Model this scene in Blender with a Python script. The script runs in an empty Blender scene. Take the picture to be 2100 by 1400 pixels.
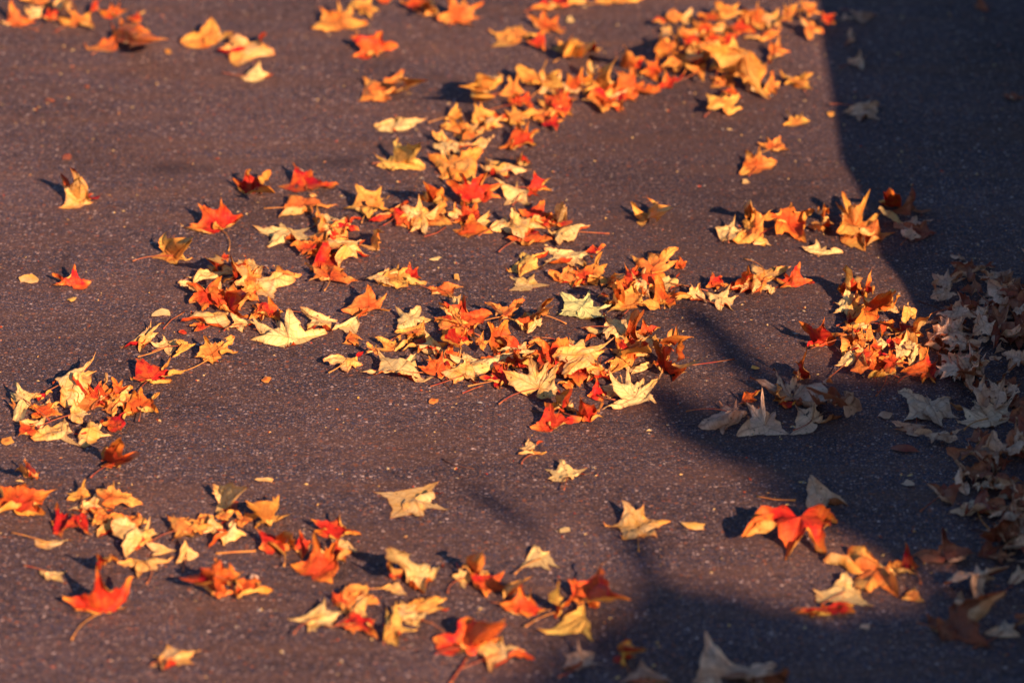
import bpy, math, random
from mathutils import Vector, noise
R = math.radians
sc = bpy.context.scene
COL = sc.collection
random.seed(7)

# ---------------------------------------------------------------- camera
CAM_H, PITCH, FOC = 3.1, R(22.0), 170.0
CAM_Y = -CAM_H / math.tan(PITCH)
cd = bpy.data.cameras.new('camera'); cam = bpy.data.objects.new('camera', cd); COL.objects.link(cam)
cd.lens = FOC; cd.sensor_width = 36.0; cd.clip_end = 2000.0; cd.clip_start = 0.1
cam.location = (0, CAM_Y, CAM_H); cam.rotation_euler = (R(90) - PITCH, 0, 0)
cd.dof.use_dof = True; cd.dof.aperture_fstop = 3.1; cd.dof.aperture_blades = 9
sc.camera = cam
CP = Vector(cam.location)
FW = Vector((0, math.cos(PITCH), -math.sin(PITCH))); UP = Vector((0, math.sin(PITCH), math.cos(PITCH))); RT = Vector((1, 0, 0))
K = 36.0 / FOC / 2100.0
def at(px, py, z=0.0):
    """the place in the scene, at height z, seen at this spot of the 2100 x 1400 photograph"""
    d = FW + RT * ((px - 1050) * K) + UP * ((700 - py) * K)
    return CP + d * ((z - CAM_H) / d.z)
def px_of(p):
    v = p - CP; f = v.dot(FW)
    return (1050 + v.dot(RT) / f / K, 700 - v.dot(UP) / f / K)
cd.dof.focus_distance = (at(1050, 742) - CP).dot(FW)

# ---------------------------------------------------------------- light
TO_SUN = Vector((0.85, -2.15, 1.0)).normalized()
SUN_EL = math.asin(TO_SUN.z)
w = bpy.data.worlds.new('World'); sc.world = w; w.use_nodes = True
nt = w.node_tree; bg = nt.nodes['Background']
sky = nt.nodes.new('ShaderNodeTexSky'); sky.sky_type = 'NISHITA'; sky.sun_disc = False
sky.sun_elevation = SUN_EL; sky.sun_rotation = math.atan2(TO_SUN.x, TO_SUN.y)
sky.ozone_density = 3.0
tint = nt.nodes.new('ShaderNodeMixRGB'); tint.blend_type = 'MULTIPLY'; tint.inputs[0].default_value = 1.0
tint.inputs[2].default_value = ((0.80, 0.92, 1.12)) + (1,)
nt.links.new(sky.outputs[0], tint.inputs[1]); nt.links.new(tint.outputs[0], bg.inputs[0])
bg.inputs[1].default_value = 0.061
sd = bpy.data.lights.new('sun', 'SUN'); so = bpy.data.objects.new('sun', sd); COL.objects.link(so)
sd.energy = 5.0; sd.angle = R(0.5); sd.color = (1.0, 0.60, 0.40)
so.rotation_euler = (-TO_SUN).to_track_quat('-Z', 'Y').to_euler(); so.location = TO_SUN * 20
sc.view_settings.view_transform = 'Standard'; sc.view_settings.look = 'None'
sc.view_settings.exposure = 0.90; sc.view_settings.gamma = 1.0

# ---------------------------------------------------------------- node helper
class N:
    def __init__(s, name):
        s.m = bpy.data.materials.new(name); s.m.use_nodes = True
        s.t = s.m.node_tree; s.t.nodes.clear()
        s.out = s.t.nodes.new('ShaderNodeOutputMaterial')
    def n(s, typ, ins=None, **kw):
        nd = s.t.nodes.new('ShaderNode' + typ)
        for k, v in kw.items(): setattr(nd, k, v)
        for k, v in (ins or {}).items():
            i = nd.inputs[k]
            if isinstance(v, bpy.types.NodeSocket): s.t.links.new(v, i)
            else:
                if isinstance(v, tuple) and len(v) == 3 and i.type == 'RGBA': v = v + (1,)
                i.default_value = v
        return nd
    def math(s, op, a, b=0.0, c=None, clamp=False):
        ins = {0: a, 1: b}
        if c is not None: ins[2] = c
        nd = s.n('Math', ins, operation=op); nd.use_clamp = clamp
        return nd.outputs[0]
    def mix(s, f, a, b, bt='MIX'):
        nd = s.n('MixRGB', {0: f, 1: a, 2: b}, blend_type=bt); return nd.outputs[0]
    def ramp(s, v, stops):
        nd = s.n('ValToRGB', {0: v}); e = nd.color_ramp.elements
        while len(e) < len(stops): e.new(0.5)
        for x, (p, c) in zip(e, stops):
            x.position = p; x.color = (c + (1,)) if isinstance(c, tuple) else (c, c, c, 1)
        return nd.outputs[0]

# ---------------------------------------------------------------- asphalt
def asphalt():
    m = N('asphalt')
    co = m.n('TexCoord').outputs['Object']
    big = m.n('TexNoise', {'Vector': co, 'Scale': 2.3, 'Detail': 5.0, 'Roughness': 0.6}).outputs[0]
    mid = m.n('TexNoise', {'Vector': co, 'Scale': 55.0, 'Detail': 4.0, 'Roughness': 0.7}).outputs[0]
    fine = m.n('TexNoise', {'Vector': co, 'Scale': 330.0, 'Detail': 2.0}).outputs[0]
    huen = m.n('TexNoise', {'Vector': co, 'Scale': 170.0, 'Detail': 3.0, 'Roughness': 0.8}).outputs[0]
    c = m.ramp(huen, [(0.36, (0.030, 0.045, 0.085)), (0.45, (0.070, 0.064, 0.082)), (0.52, (0.120, 0.078, 0.072)), (0.59, (0.190, 0.105, 0.072)), (0.68, (0.34, 0.19, 0.12))])
    c = m.mix(1.0, c, m.ramp(fine, [(0.30, 0.45), (0.5, 0.92), (0.72, 1.7)]), 'MULTIPLY')
    c = m.mix(1.0, c, m.ramp(mid, [(0.30, 0.62), (0.52, 1.0), (0.70, 1.38)]), 'MULTIPLY')
    c = m.mix(1.0, c, m.ramp(big, [(0.32, 0.66), (0.55, 1.0), (0.72, 1.26)]), 'MULTIPLY')
    # embedded pale stones of two sizes, and rusty grains
    for sca, r, dens, col in ((170.0, 0.34, 0.66, (0.62, 0.46, 0.38)), (80.0, 0.24, 0.84, (0.85, 0.66, 0.54)), (50.0, 0.15, 0.90, (0.80, 0.62, 0.52)), (100.0, 0.34, 0.84, (0.42, 0.13, 0.05)), (45.0, 0.14, 0.86, (0.60, 0.25, 0.11)), (150.0, 0.40, 0.74, (0.05, 0.07, 0.13)), (300.0, 0.40, 0.60, (0.36, 0.28, 0.26))):
        v = m.n('TexVoronoi', {'Vector': co, 'Scale': sca})
        near = m.math('LESS_THAN', v.outputs['Distance'], r)
        sep = m.n('SeparateColor', {0: v.outputs['Color']})
        pick = m.math('GREATER_THAN', sep.outputs[0], dens)
        f = m.math('MULTIPLY', m.math('MULTIPLY', near, pick), m.math('MULTIPLY', m.math('MULTIPLY_ADD', sep.outputs[1], 0.85, 0.10), m.ramp(mid, [(0.36, 0.35), (0.58, 1.0)])))
        c = m.mix(f, c, col)
    # bands worn into the surface and brown dust
    band = m.n('TexNoise', {'Vector': m.n('Mapping', {0: co, 'Scale': (1.6, 9.0, 1.0)}).outputs[0], 'Scale': 1.5, 'Detail': 6.0}).outputs[0]
    c = m.mix(m.ramp(band, [(0.45, 0.0), (0.75, 0.5)]), c, (0.19, 0.10, 0.06))
    # oily damp stains, plus vignette falloff painted as broad dark patches
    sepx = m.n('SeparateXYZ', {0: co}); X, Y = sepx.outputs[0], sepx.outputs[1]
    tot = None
    for (sx, sy, wx, wy, s) in STAINS_AND_FALLOFF:
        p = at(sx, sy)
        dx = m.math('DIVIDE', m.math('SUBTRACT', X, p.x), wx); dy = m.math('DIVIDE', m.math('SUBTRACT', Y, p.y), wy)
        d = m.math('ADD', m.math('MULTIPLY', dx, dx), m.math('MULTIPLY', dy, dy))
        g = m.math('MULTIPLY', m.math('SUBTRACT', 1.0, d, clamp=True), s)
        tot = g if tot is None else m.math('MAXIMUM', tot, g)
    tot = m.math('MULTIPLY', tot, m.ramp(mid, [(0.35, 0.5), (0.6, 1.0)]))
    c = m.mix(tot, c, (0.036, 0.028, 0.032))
    hgt = m.math('ADD', m.math('MULTIPLY', huen, 0.6), m.math('MULTIPLY', fine, 0.4))
    b = m.n('Bump', {'Height': hgt, 'Strength': 0.75, 'Distance': 0.0035})
    b2 = m.n('Bump', {'Height': mid, 'Strength': 0.5, 'Distance': 0.006, 'Normal': b.outputs[0]})
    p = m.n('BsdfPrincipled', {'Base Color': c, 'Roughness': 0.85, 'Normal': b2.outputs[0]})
    p.inputs['Specular IOR Level'].default_value = 0.12
    m.t.links.new(p.outputs[0], m.out.inputs[0])
    return m.m
STAINS_AND_FALLOFF = [(350, 345, 0.075, 0.045, .75), (690, 333, 0.06, 0.04, .7), (420, 345, 0.03, 0.03, .5), (620, 338, 0.025, 0.04, .5), (126, 560, 0.012, 0.16, .6), (318, 560, 0.012, 0.14, .4),
          (1520, 420, 0.42, 1.0, .45), (1500, 760, 0.36, 0.75, .35), (360, 243, 0.05, 0.03, .3), (255, 152, 0.05, 0.03, .3), (1645, 200, 0.06, 0.02, .4)]  # the broad pair paints light falloff on the right into the asphalt

# ---------------------------------------------------------------- leaf materials
# kind: (side turned up, second colour of that side, other side, second colour of it, blotch amount)
PAL = {
 'Y': ((0.84, 0.61, 0.25), (0.82, 0.46, 0.09), (0.62, 0.13, 0.025), (0.50, 0.02, 0.014)),
 'B': ((0.84, 0.56, 0.13), (0.80, 0.36, 0.05), (0.62, 0.11, 0.02), (0.50, 0.02, 0.014)),
 'A': ((0.82, 0.48, 0.10), (0.74, 0.23, 0.035), (0.84, 0.58, 0.20), (0.78, 0.36, 0.06)),
 'O': ((0.76, 0.25, 0.035), (0.60, 0.035, 0.016), (0.84, 0.54, 0.15), (0.80, 0.34, 0.05)),
 'R': ((0.52, 0.014, 0.020), (0.76, 0.22, 0.03), (0.84, 0.50, 0.11), (0.80, 0.30, 0.05)),
 'T': ((0.76, 0.51, 0.33), (0.52, 0.28, 0.15), (0.30, 0.085, 0.04), (0.42, 0.18, 0.08)),
 'M': ((0.28, 0.070, 0.038), (0.40, 0.17, 0.08), (0.62, 0.42, 0.27), (0.50, 0.28, 0.15)),
 'G': ((0.78, 0.76, 0.30), (0.46, 0.56, 0.20), (0.70, 0.50, 0.12), (0.6, 0.36, 0.08)),
}
NAMES = {'Y': 'pale yellow', 'B': 'bright yellow', 'A': 'amber', 'O': 'orange', 'R': 'red', 'T': 'tan', 'M': 'brownish red', 'G': 'pale green'}
def leaf_material(k):
    a1, a2, b1, b2 = PAL[k]
    m = N('leaf_' + NAMES[k].replace(' ', '_'))
    rnd = m.n('ObjectInfo').outputs['Random']
    co = m.n('TexCoord').outputs['Object']
    at_ = m.n('Attribute', attribute_name='leafdata').outputs['Vector']   # x: main vein, y: along lobe, z: across lobe
    s = m.n('SeparateXYZ', {0: at_})
    n1 = m.n('TexNoise', {'Vector': co, 'W': m.math('MULTIPLY', rnd, 50.0), 'Scale': 26.0, 'Detail': 4.0, 'Roughness': 0.62}, noise_dimensions='4D').outputs[0]
    n2 = m.n('TexNoise', {'Vector': co, 'W': m.math('MULTIPLY', rnd, 31.0), 'Scale': 150.0, 'Detail': 3.0}, noise_dimensions='4D').outputs[0]
    th = m.math('MULTIPLY_ADD', rnd, 0.20, 0.42)
    blot = m.n('MapRange', {0: n1, 1: m.math('SUBTRACT', th, 0.07), 2: m.math('ADD', th, 0.13)}).outputs[0]
    blot2 = m.n('MapRange', {0: n1, 1: 0.42, 2: 0.60}).outputs[0]
    vein = s.outputs[0]
    # side veins run forward off the main ones
    ch = m.math('FRACT', m.math('MULTIPLY', m.math('SUBTRACT', s.outputs[1], m.math('MULTIPLY', s.outputs[2], 0.85)), 7.0))
    ch = m.math('ABSOLUTE', m.math('SUBTRACT', ch, 0.5))
    side = m.math('MULTIPLY', m.n('MapRange', {0: ch, 1: 0.02, 2: 0.09, 3: 1.0, 4: 0.0}).outputs[0], 0.55)
    veins = m.math('MAXIMUM', vein, side)
    f = m.mix(blot, a1, a2); b = m.mix(blot2, b1, b2)
    # on the upper side red gathers between the veins, on the underside the veins are darker
    if k in 'RO':
        f = m.mix(m.math('MULTIPLY', m.math('SUBTRACT', 1.0, vein), m.math('MULTIPLY', blot2, 0.35)), f, (0.50, 0.02, 0.014))
        f = m.mix(m.math('MULTIPLY', veins, 0.65), f, (0.16, 0.012, 0.012) if k == 'R' else (0.25, 0.04, 0.015))
        tipf = m.n('MapRange', {0: m.math('ADD', s.outputs[1], m.math('MULTIPLY', n1, 0.5)), 1: 0.84, 2: 1.22}).outputs[0]
        f = m.mix(m.math('MULTIPLY', tipf, 0.85), f, (0.82, 0.36, 0.05))
    else:
        f = m.mix(m.math('MULTIPLY', veins, 0.75), f, tuple(x * y for x, y in zip(a2, (0.55, 0.42, 0.5))))
    if k in 'ABO':
        # the middle of the blade keeps its red longest
        mid_ = m.n('MapRange', {0: m.math('ADD', s.outputs[1], m.math('MULTIPLY', n1, 0.7)), 1: 0.60, 2: 0.92, 3: 1.0, 4: 0.0}).outputs[0]
        f = m.mix(m.math('MULTIPLY', mid_, {'B': .2, 'A': .5, 'O': .8}[k]), f, (0.50, 0.030, 0.016))
    b = m.mix(m.math('MULTIPLY', veins, 0.4), b, tuple(x * 0.6 for x in b2))
    geo = m.n('NewGeometry').outputs['Backfacing']
    c = m.mix(geo, f, b)
    # dry brown flecks, redder rim
    fl = m.n('TexVoronoi', {'Vector': co, 'Scale': 110.0}); sp = m.n('SeparateColor', {0: fl.outputs['Color']})
    fk = m.math('MULTIPLY', m.math('LESS_THAN', fl.outputs['Distance'], 0.22), m.math('GREATER_THAN', sp.outputs[0], 0.70))
    c = m.mix(m.math('MULTIPLY', fk, 0.75), c, (0.10, 0.035, 0.018))
    rim = m.n('Attribute', attribute_name='rim').outputs['Fac']
    if k not in 'TMG':
        c = m.mix(m.math('MULTIPLY', rim, 0.55), c, (0.50, 0.07, 0.02))
    hsv = m.n('HueSaturation', {'Color': c, 'Hue': m.math('MULTIPLY_ADD', rnd, 0.016, 0.493), 'Value': m.math('MULTIPLY_ADD', n2, 0.45, m.math('MULTIPLY_ADD', m.math('FRACT', m.math('MULTIPLY', rnd, 17.3)), 0.25, 0.68))})
    c = hsv.outputs[0]
    hb = m.math('ADD', m.math('MULTIPLY', n2, 0.5), m.math('MULTIPLY', veins, 0.7))
    bu = m.n('Bump', {'Height': hb, 'Strength': 0.55, 'Distance': 0.0022})
    p = m.n('BsdfPrincipled', {'Base Color': c, 'Roughness': 0.62, 'Normal': bu.outputs[0]}); p.inputs['Specular IOR Level'].default_value = 0.22
    t = m.n('BsdfTranslucent', {0: m.mix(1.0, c, (1.0, 0.62, 0.34), 'MULTIPLY')})
    mx = m.n('MixShader', {0: 0.18, 1: p.outputs[0], 2: t.outputs[0]})
    m.t.links.new(mx.outputs[0], m.out.inputs[0])
    return m.m
MAT = {k: leaf_material(k) for k in PAL}
def plain(name, c1, c2, scale, rough=0.8):
    m = N(name); co = m.n('TexCoord').outputs['Object']
    n = m.n('TexNoise', {'Vector': co, 'Scale': scale, 'Detail': 4.0}).outputs[0]
    p = m.n('BsdfPrincipled', {'Base Color': m.mix(m.ramp(n, [(0.35, 0.0), (0.65, 1.0)]), c1, c2), 'Roughness': rough,
            'Normal': m.n('Bump', {'Height': n, 'Strength': 0.4, 'Distance': 0.01}).outputs[0]})
    p.inputs['Specular IOR Level'].default_value = 0.2
    m.t.links.new(p.outputs[0], m.out.inputs[0]); return m.m
M_STEM = plain('leaf_stalk', (0.30, 0.045, 0.03), (0.42, 0.16, 0.06), 60)
M_STEMY = plain('yellow_stalk', (0.62, 0.33, 0.08), (0.50, 0.18, 0.05), 60)
M_TWIG = plain('dark_twig', (0.07, 0.03, 0.025), (0.12, 0.06, 0.04), 60)
M_STONE = plain('stone', (0.30, 0.28, 0.26), (0.20, 0.18, 0.17), 9)
M_BARK = plain('bark', (0.11, 0.08, 0.06), (0.05, 0.04, 0.03), 12)
M_GREEN = plain('crown_leaves', (0.30, 0.10, 0.03), (0.35, 0.20, 0.05), 3)

def link(name, verts, faces, mat, parent=None, attrs=None, smooth=True):
    me = bpy.data.meshes.new(name); me.from_pydata([tuple(v) for v in verts], [], faces)
    if isinstance(mat, list):
        for q in mat: me.materials.append(q)
    else: me.materials.append(mat)
    if smooth: me.polygons.foreach_set('use_smooth', [True] * len(me.polygons))
    if attrs:
        a = me.attributes.new('leafdata', 'FLOAT_VECTOR', 'POINT'); a.data.foreach_set('vector', [x for t in attrs[0] for x in t])
        a = me.attributes.new('rim', 'FLOAT', 'POINT'); a.data.foreach_set('value', attrs[1])
    me.update()
    o = bpy.data.objects.new(name, me); COL.objects.link(o)
    if parent: o.parent = parent
    return o
def tag(o, label=None, cat=None, group=None, kind=None):
    for k, v in (('label', label), ('category', cat), ('group', group), ('kind', kind)):
        if v: o[k] = v
    return o
def tube(pts, rads, sides=6):
    vs, fs = [], []
    for i, p in enumerate(pts):
        d = (pts[min(i + 1, len(pts) - 1)] - pts[max(i - 1, 0)]).normalized()
        a = d.cross(Vector((0, 0, 1)));  a = a.normalized() if a.length > 1e-4 else Vector((1, 0, 0))
        b = a.cross(d)
        for k in range(sides):
            t = 2 * math.pi * k / sides
            vs.append(p + (a * math.cos(t) + b * math.sin(t)) * rads[i])
        if i:
            for k in range(sides):
                k2 = (k + 1) % sides
                fs.append(((i - 1) * sides + k, (i - 1) * sides + k2, i * sides + k2, i * sides + k))
    fs.append(tuple(range(sides))[::-1]); fs.append(tuple((len(pts) - 1) * sides + k for k in range(sides)))
    return vs, fs

# ---------------------------------------------------------------- ground
g = 400.0
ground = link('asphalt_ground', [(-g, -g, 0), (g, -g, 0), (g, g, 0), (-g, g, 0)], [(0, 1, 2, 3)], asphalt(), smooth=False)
tag(ground, kind='structure')

# ---------------------------------------------------------------- low wall outside the right edge: its straight shadow lies over the right of the asphalt
X0 = 1.30
edge = [(1660, -120), (1676, 0), (1684, 80), (1700, 170), (1712, 250), (1722, 325), (1752, 375), (1772, 420), (1786, 470), (1800, 520), (1845, 575), (1872, 630),
        (1884, 700), (1884, 770), (1884, 830), (1935, 1000), (1965, 1200), (1990, 1400), (2010, 1700), (2030, 2300)]
prof = []
for (a, b) in edge:
    p = at(a, b); t = (X0 - p.x) / 0.85
    prof.append((p.y - 2.15 * t, t))
prof.sort(reverse=True)
prof = [(prof[0][0] + 6.0, prof[0][1])] + prof
vs, fs = [], []
for (y, z) in prof: vs += [(X0, y, -0.1), (X0, y, z), (X0 + 0.28, y, z + 0.01), (X0 + 0.28, y, -0.1)]
for i in range(len(prof) - 1):
    a = 4 * i; b = a + 4
    for k in range(4):
        k2 = (k + 1) % 4; fs.append((a + k, b + k, b + k2, a + k2))
fs.append((3, 2, 1, 0)); n = 4 * (len(prof) - 1); fs.append((n, n + 1, n + 2, n + 3))
wall = link('stone_wall', vs, fs, M_STONE, smooth=False)
tag(wall, 'low grey stone wall running beside the shaded drift of leaves', 'wall')

# ---------------------------------------------------------------- unseen building added behind the wall to hide sky and deepen the shade
def boxes(name, bs, mat, parent):
    v, f = [], []
    for (x0, y0, z0, x1, y1, z1) in bs:
        b = len(v); v += [(x0, y0, z0), (x1, y0, z0), (x1, y1, z0), (x0, y1, z0), (x0, y0, z1), (x1, y0, z1), (x1, y1, z1), (x0, y1, z1)]
        f += [tuple(b + k for k in q) for q in ((0, 3, 2, 1), (4, 5, 6, 7), (0, 1, 5, 4), (1, 2, 6, 5), (2, 3, 7, 6), (3, 0, 4, 7))]
    return link(name, v, f, mat, parent, smooth=False)
hs = bpy.data.objects.new('sky_blocker', None); COL.objects.link(hs); hs.location = (3.2, 0, 0)
tag(hs, 'added unseen building with small windows blocking sky light behind the low stone wall', 'sky_blocker')
M_HWALL = plain('dark_render', (0.10, 0.09, 0.09), (0.07, 0.065, 0.065), 3); M_ROOF = plain('roof_slate', (0.06, 0.06, 0.07), (0.04, 0.04, 0.045), 6)
M_GLASS = plain('window_glass', (0.02, 0.025, 0.03), (0.03, 0.035, 0.04), 2, .1); M_FRAME = plain('painted_frame', (0.6, 0.58, 0.55), (0.5, 0.48, 0.46), 20)
boxes('wall', [(0, -1.5, 0, 7, 13, 5.2)], M_HWALL, hs)
link('roof', [(-.4, -1.9, 5.2), (7.4, -1.9, 5.2), (7.4, 13.4, 5.2), (-.4, 13.4, 5.2), (3.5, -1.9, 7.6), (3.5, 13.4, 7.6)], [(0, 4, 5, 3), (1, 2, 5, 4), (0, 1, 4), (2, 3, 5), (0, 3, 2, 1)], M_ROOF, hs, smooth=False)
for y in (0.2, 3.4, 6.6, 9.8):
    wn = boxes('window', [(-.05, y, 1.1, -.003, y + 1.2, 2.3)], M_FRAME, hs)
    boxes('pane', [(-.06, y + .08, 1.18, -.052, y + .57, 2.22), (-.06, y + .63, 1.18, -.052, y + 1.12, 2.22)], M_GLASS, wn)

# ---------------------------------------------------------------- street tree behind the camera on the right: dappled shade at the lower right
def inside(poly, x, y):
    c = False; j = len(poly) - 1
    for i in range(len(poly)):
        xi, yi = poly[i]; xj, yj = poly[j]
        if (yi > y) != (yj > y) and x < (xj - xi) * (y - yi) / (yj - yi) + xi: c = not c
        j = i
    return c
SHADE = [
 ([(1340, 815), (1380, 812), (1450, 860), (1500, 872), (1580, 845), (1620, 800), (1700, 795), (1880, 805), (2150, 760), (2150, 1120), (1900, 1110), (1740, 1050), (1650, 985), (1500, 930), (1400, 880)], 1300, 2.0, 3.2, .05),
 ([(1340, 1200), (1420, 1245), (1560, 1255), (1640, 1300), (1920, 1270), (2150, 1180), (2150, 1560), (1000, 1560), (1140, 1400), (1250, 1335), (1330, 1265)], 1500, 2.0, 3.4, .05),
 ([(1260, 1070), (1300, 1080), (1350, 1190), (1300, 1220)], 4, 2.2, 3.2, .035),
 ([(1405, 645), (1445, 645), (1560, 745), (1600, 790), (1560, 790), (1490, 730)], 36, 2.0, 2.8, .035),
 ([(970, 1010), (1000, 1010), (1120, 1100), (1090, 1110)], 4, 2.2, 3.2, .03),
 ([(1560, 1000), (1800, 1110), (1900, 1180), (1860, 1120), (1700, 1040)], 50, 2.2, 3.2, .04),
]
rt = random.Random(5)
vs, fs = [], []
def card(c, s):
    n = Vector((rt.gauss(0, 1), rt.gauss(0, 1), rt.gauss(0, 1))).normalized() * 0.8 + TO_SUN * (0.9 if rt.random() < .5 else -0.9)
    n.normalize(); a = n.orthogonal().normalized(); b = n.cross(a); r0 = rt.random() * 6.28
    i0 = len(vs); vs.append(c)
    for k in range(10):
        t = r0 + k * math.pi / 5; r = s * (1.0 if k % 2 == 0 else 0.52)
        vs.append(c + a * math.cos(t) * r + b * math.sin(t) * r + n * s * 0.15 * rt.uniform(-1, 1))
    for k in range(10): fs.append((i0, i0 + 1 + k, i0 + 1 + (k + 1) % 10))
for poly, count, t0, t1, size in SHADE:
    xs = [q[0] for q in poly]; ys = [q[1] for q in poly]; k = 0
    while k < count:
        x = rt.uniform(min(xs), max(xs)); y = rt.uniform(min(ys), max(ys))
        if not inside(poly, x, y): continue
        p = at(x, y); t = rt.uniform(t0, t1)
        card(p + Vector((0.85, -2.15, 1.0)) * t, size * rt.uniform(.7, 1.2)); k += 1
root = bpy.data.objects.new('street_tree', None); COL.objects.link(root); root.location = (4.7, -10.2, 0)
tag(root, 'young street tree whose crown shades the lower right of the asphalt', 'tree')
off = Vector(root.location)
link('crown', [v - off for v in vs], fs, M_GREEN, root, smooth=False)
tv, tf = [], []
cen = sum(vs, Vector()) / len(vs) - off
def limb(a, b, r0, r1):
    m_ = [a.lerp(b, i / 5) + Vector((rt.uniform(-.03, .03), rt.uniform(-.03, .03), 0)) * (i not in (0, 5)) for i in range(6)]
    v, f = tube(m_, [r0 + (r1 - r0) * i / 5 for i in range(6)], 8); k = len(tv); tv.extend(v); tf.extend([tuple(x + k for x in q) for q in f])
fork = Vector((0, 0, 2.6)); limb(Vector((0, 0, -.1)), fork, .13, .09)
for _ in range(14):
    v = rt.choice(vs) - off; limb(fork, cen.lerp(v, .9), .035, .008)
link('trunk', tv, tf, M_BARK, root)

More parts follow.
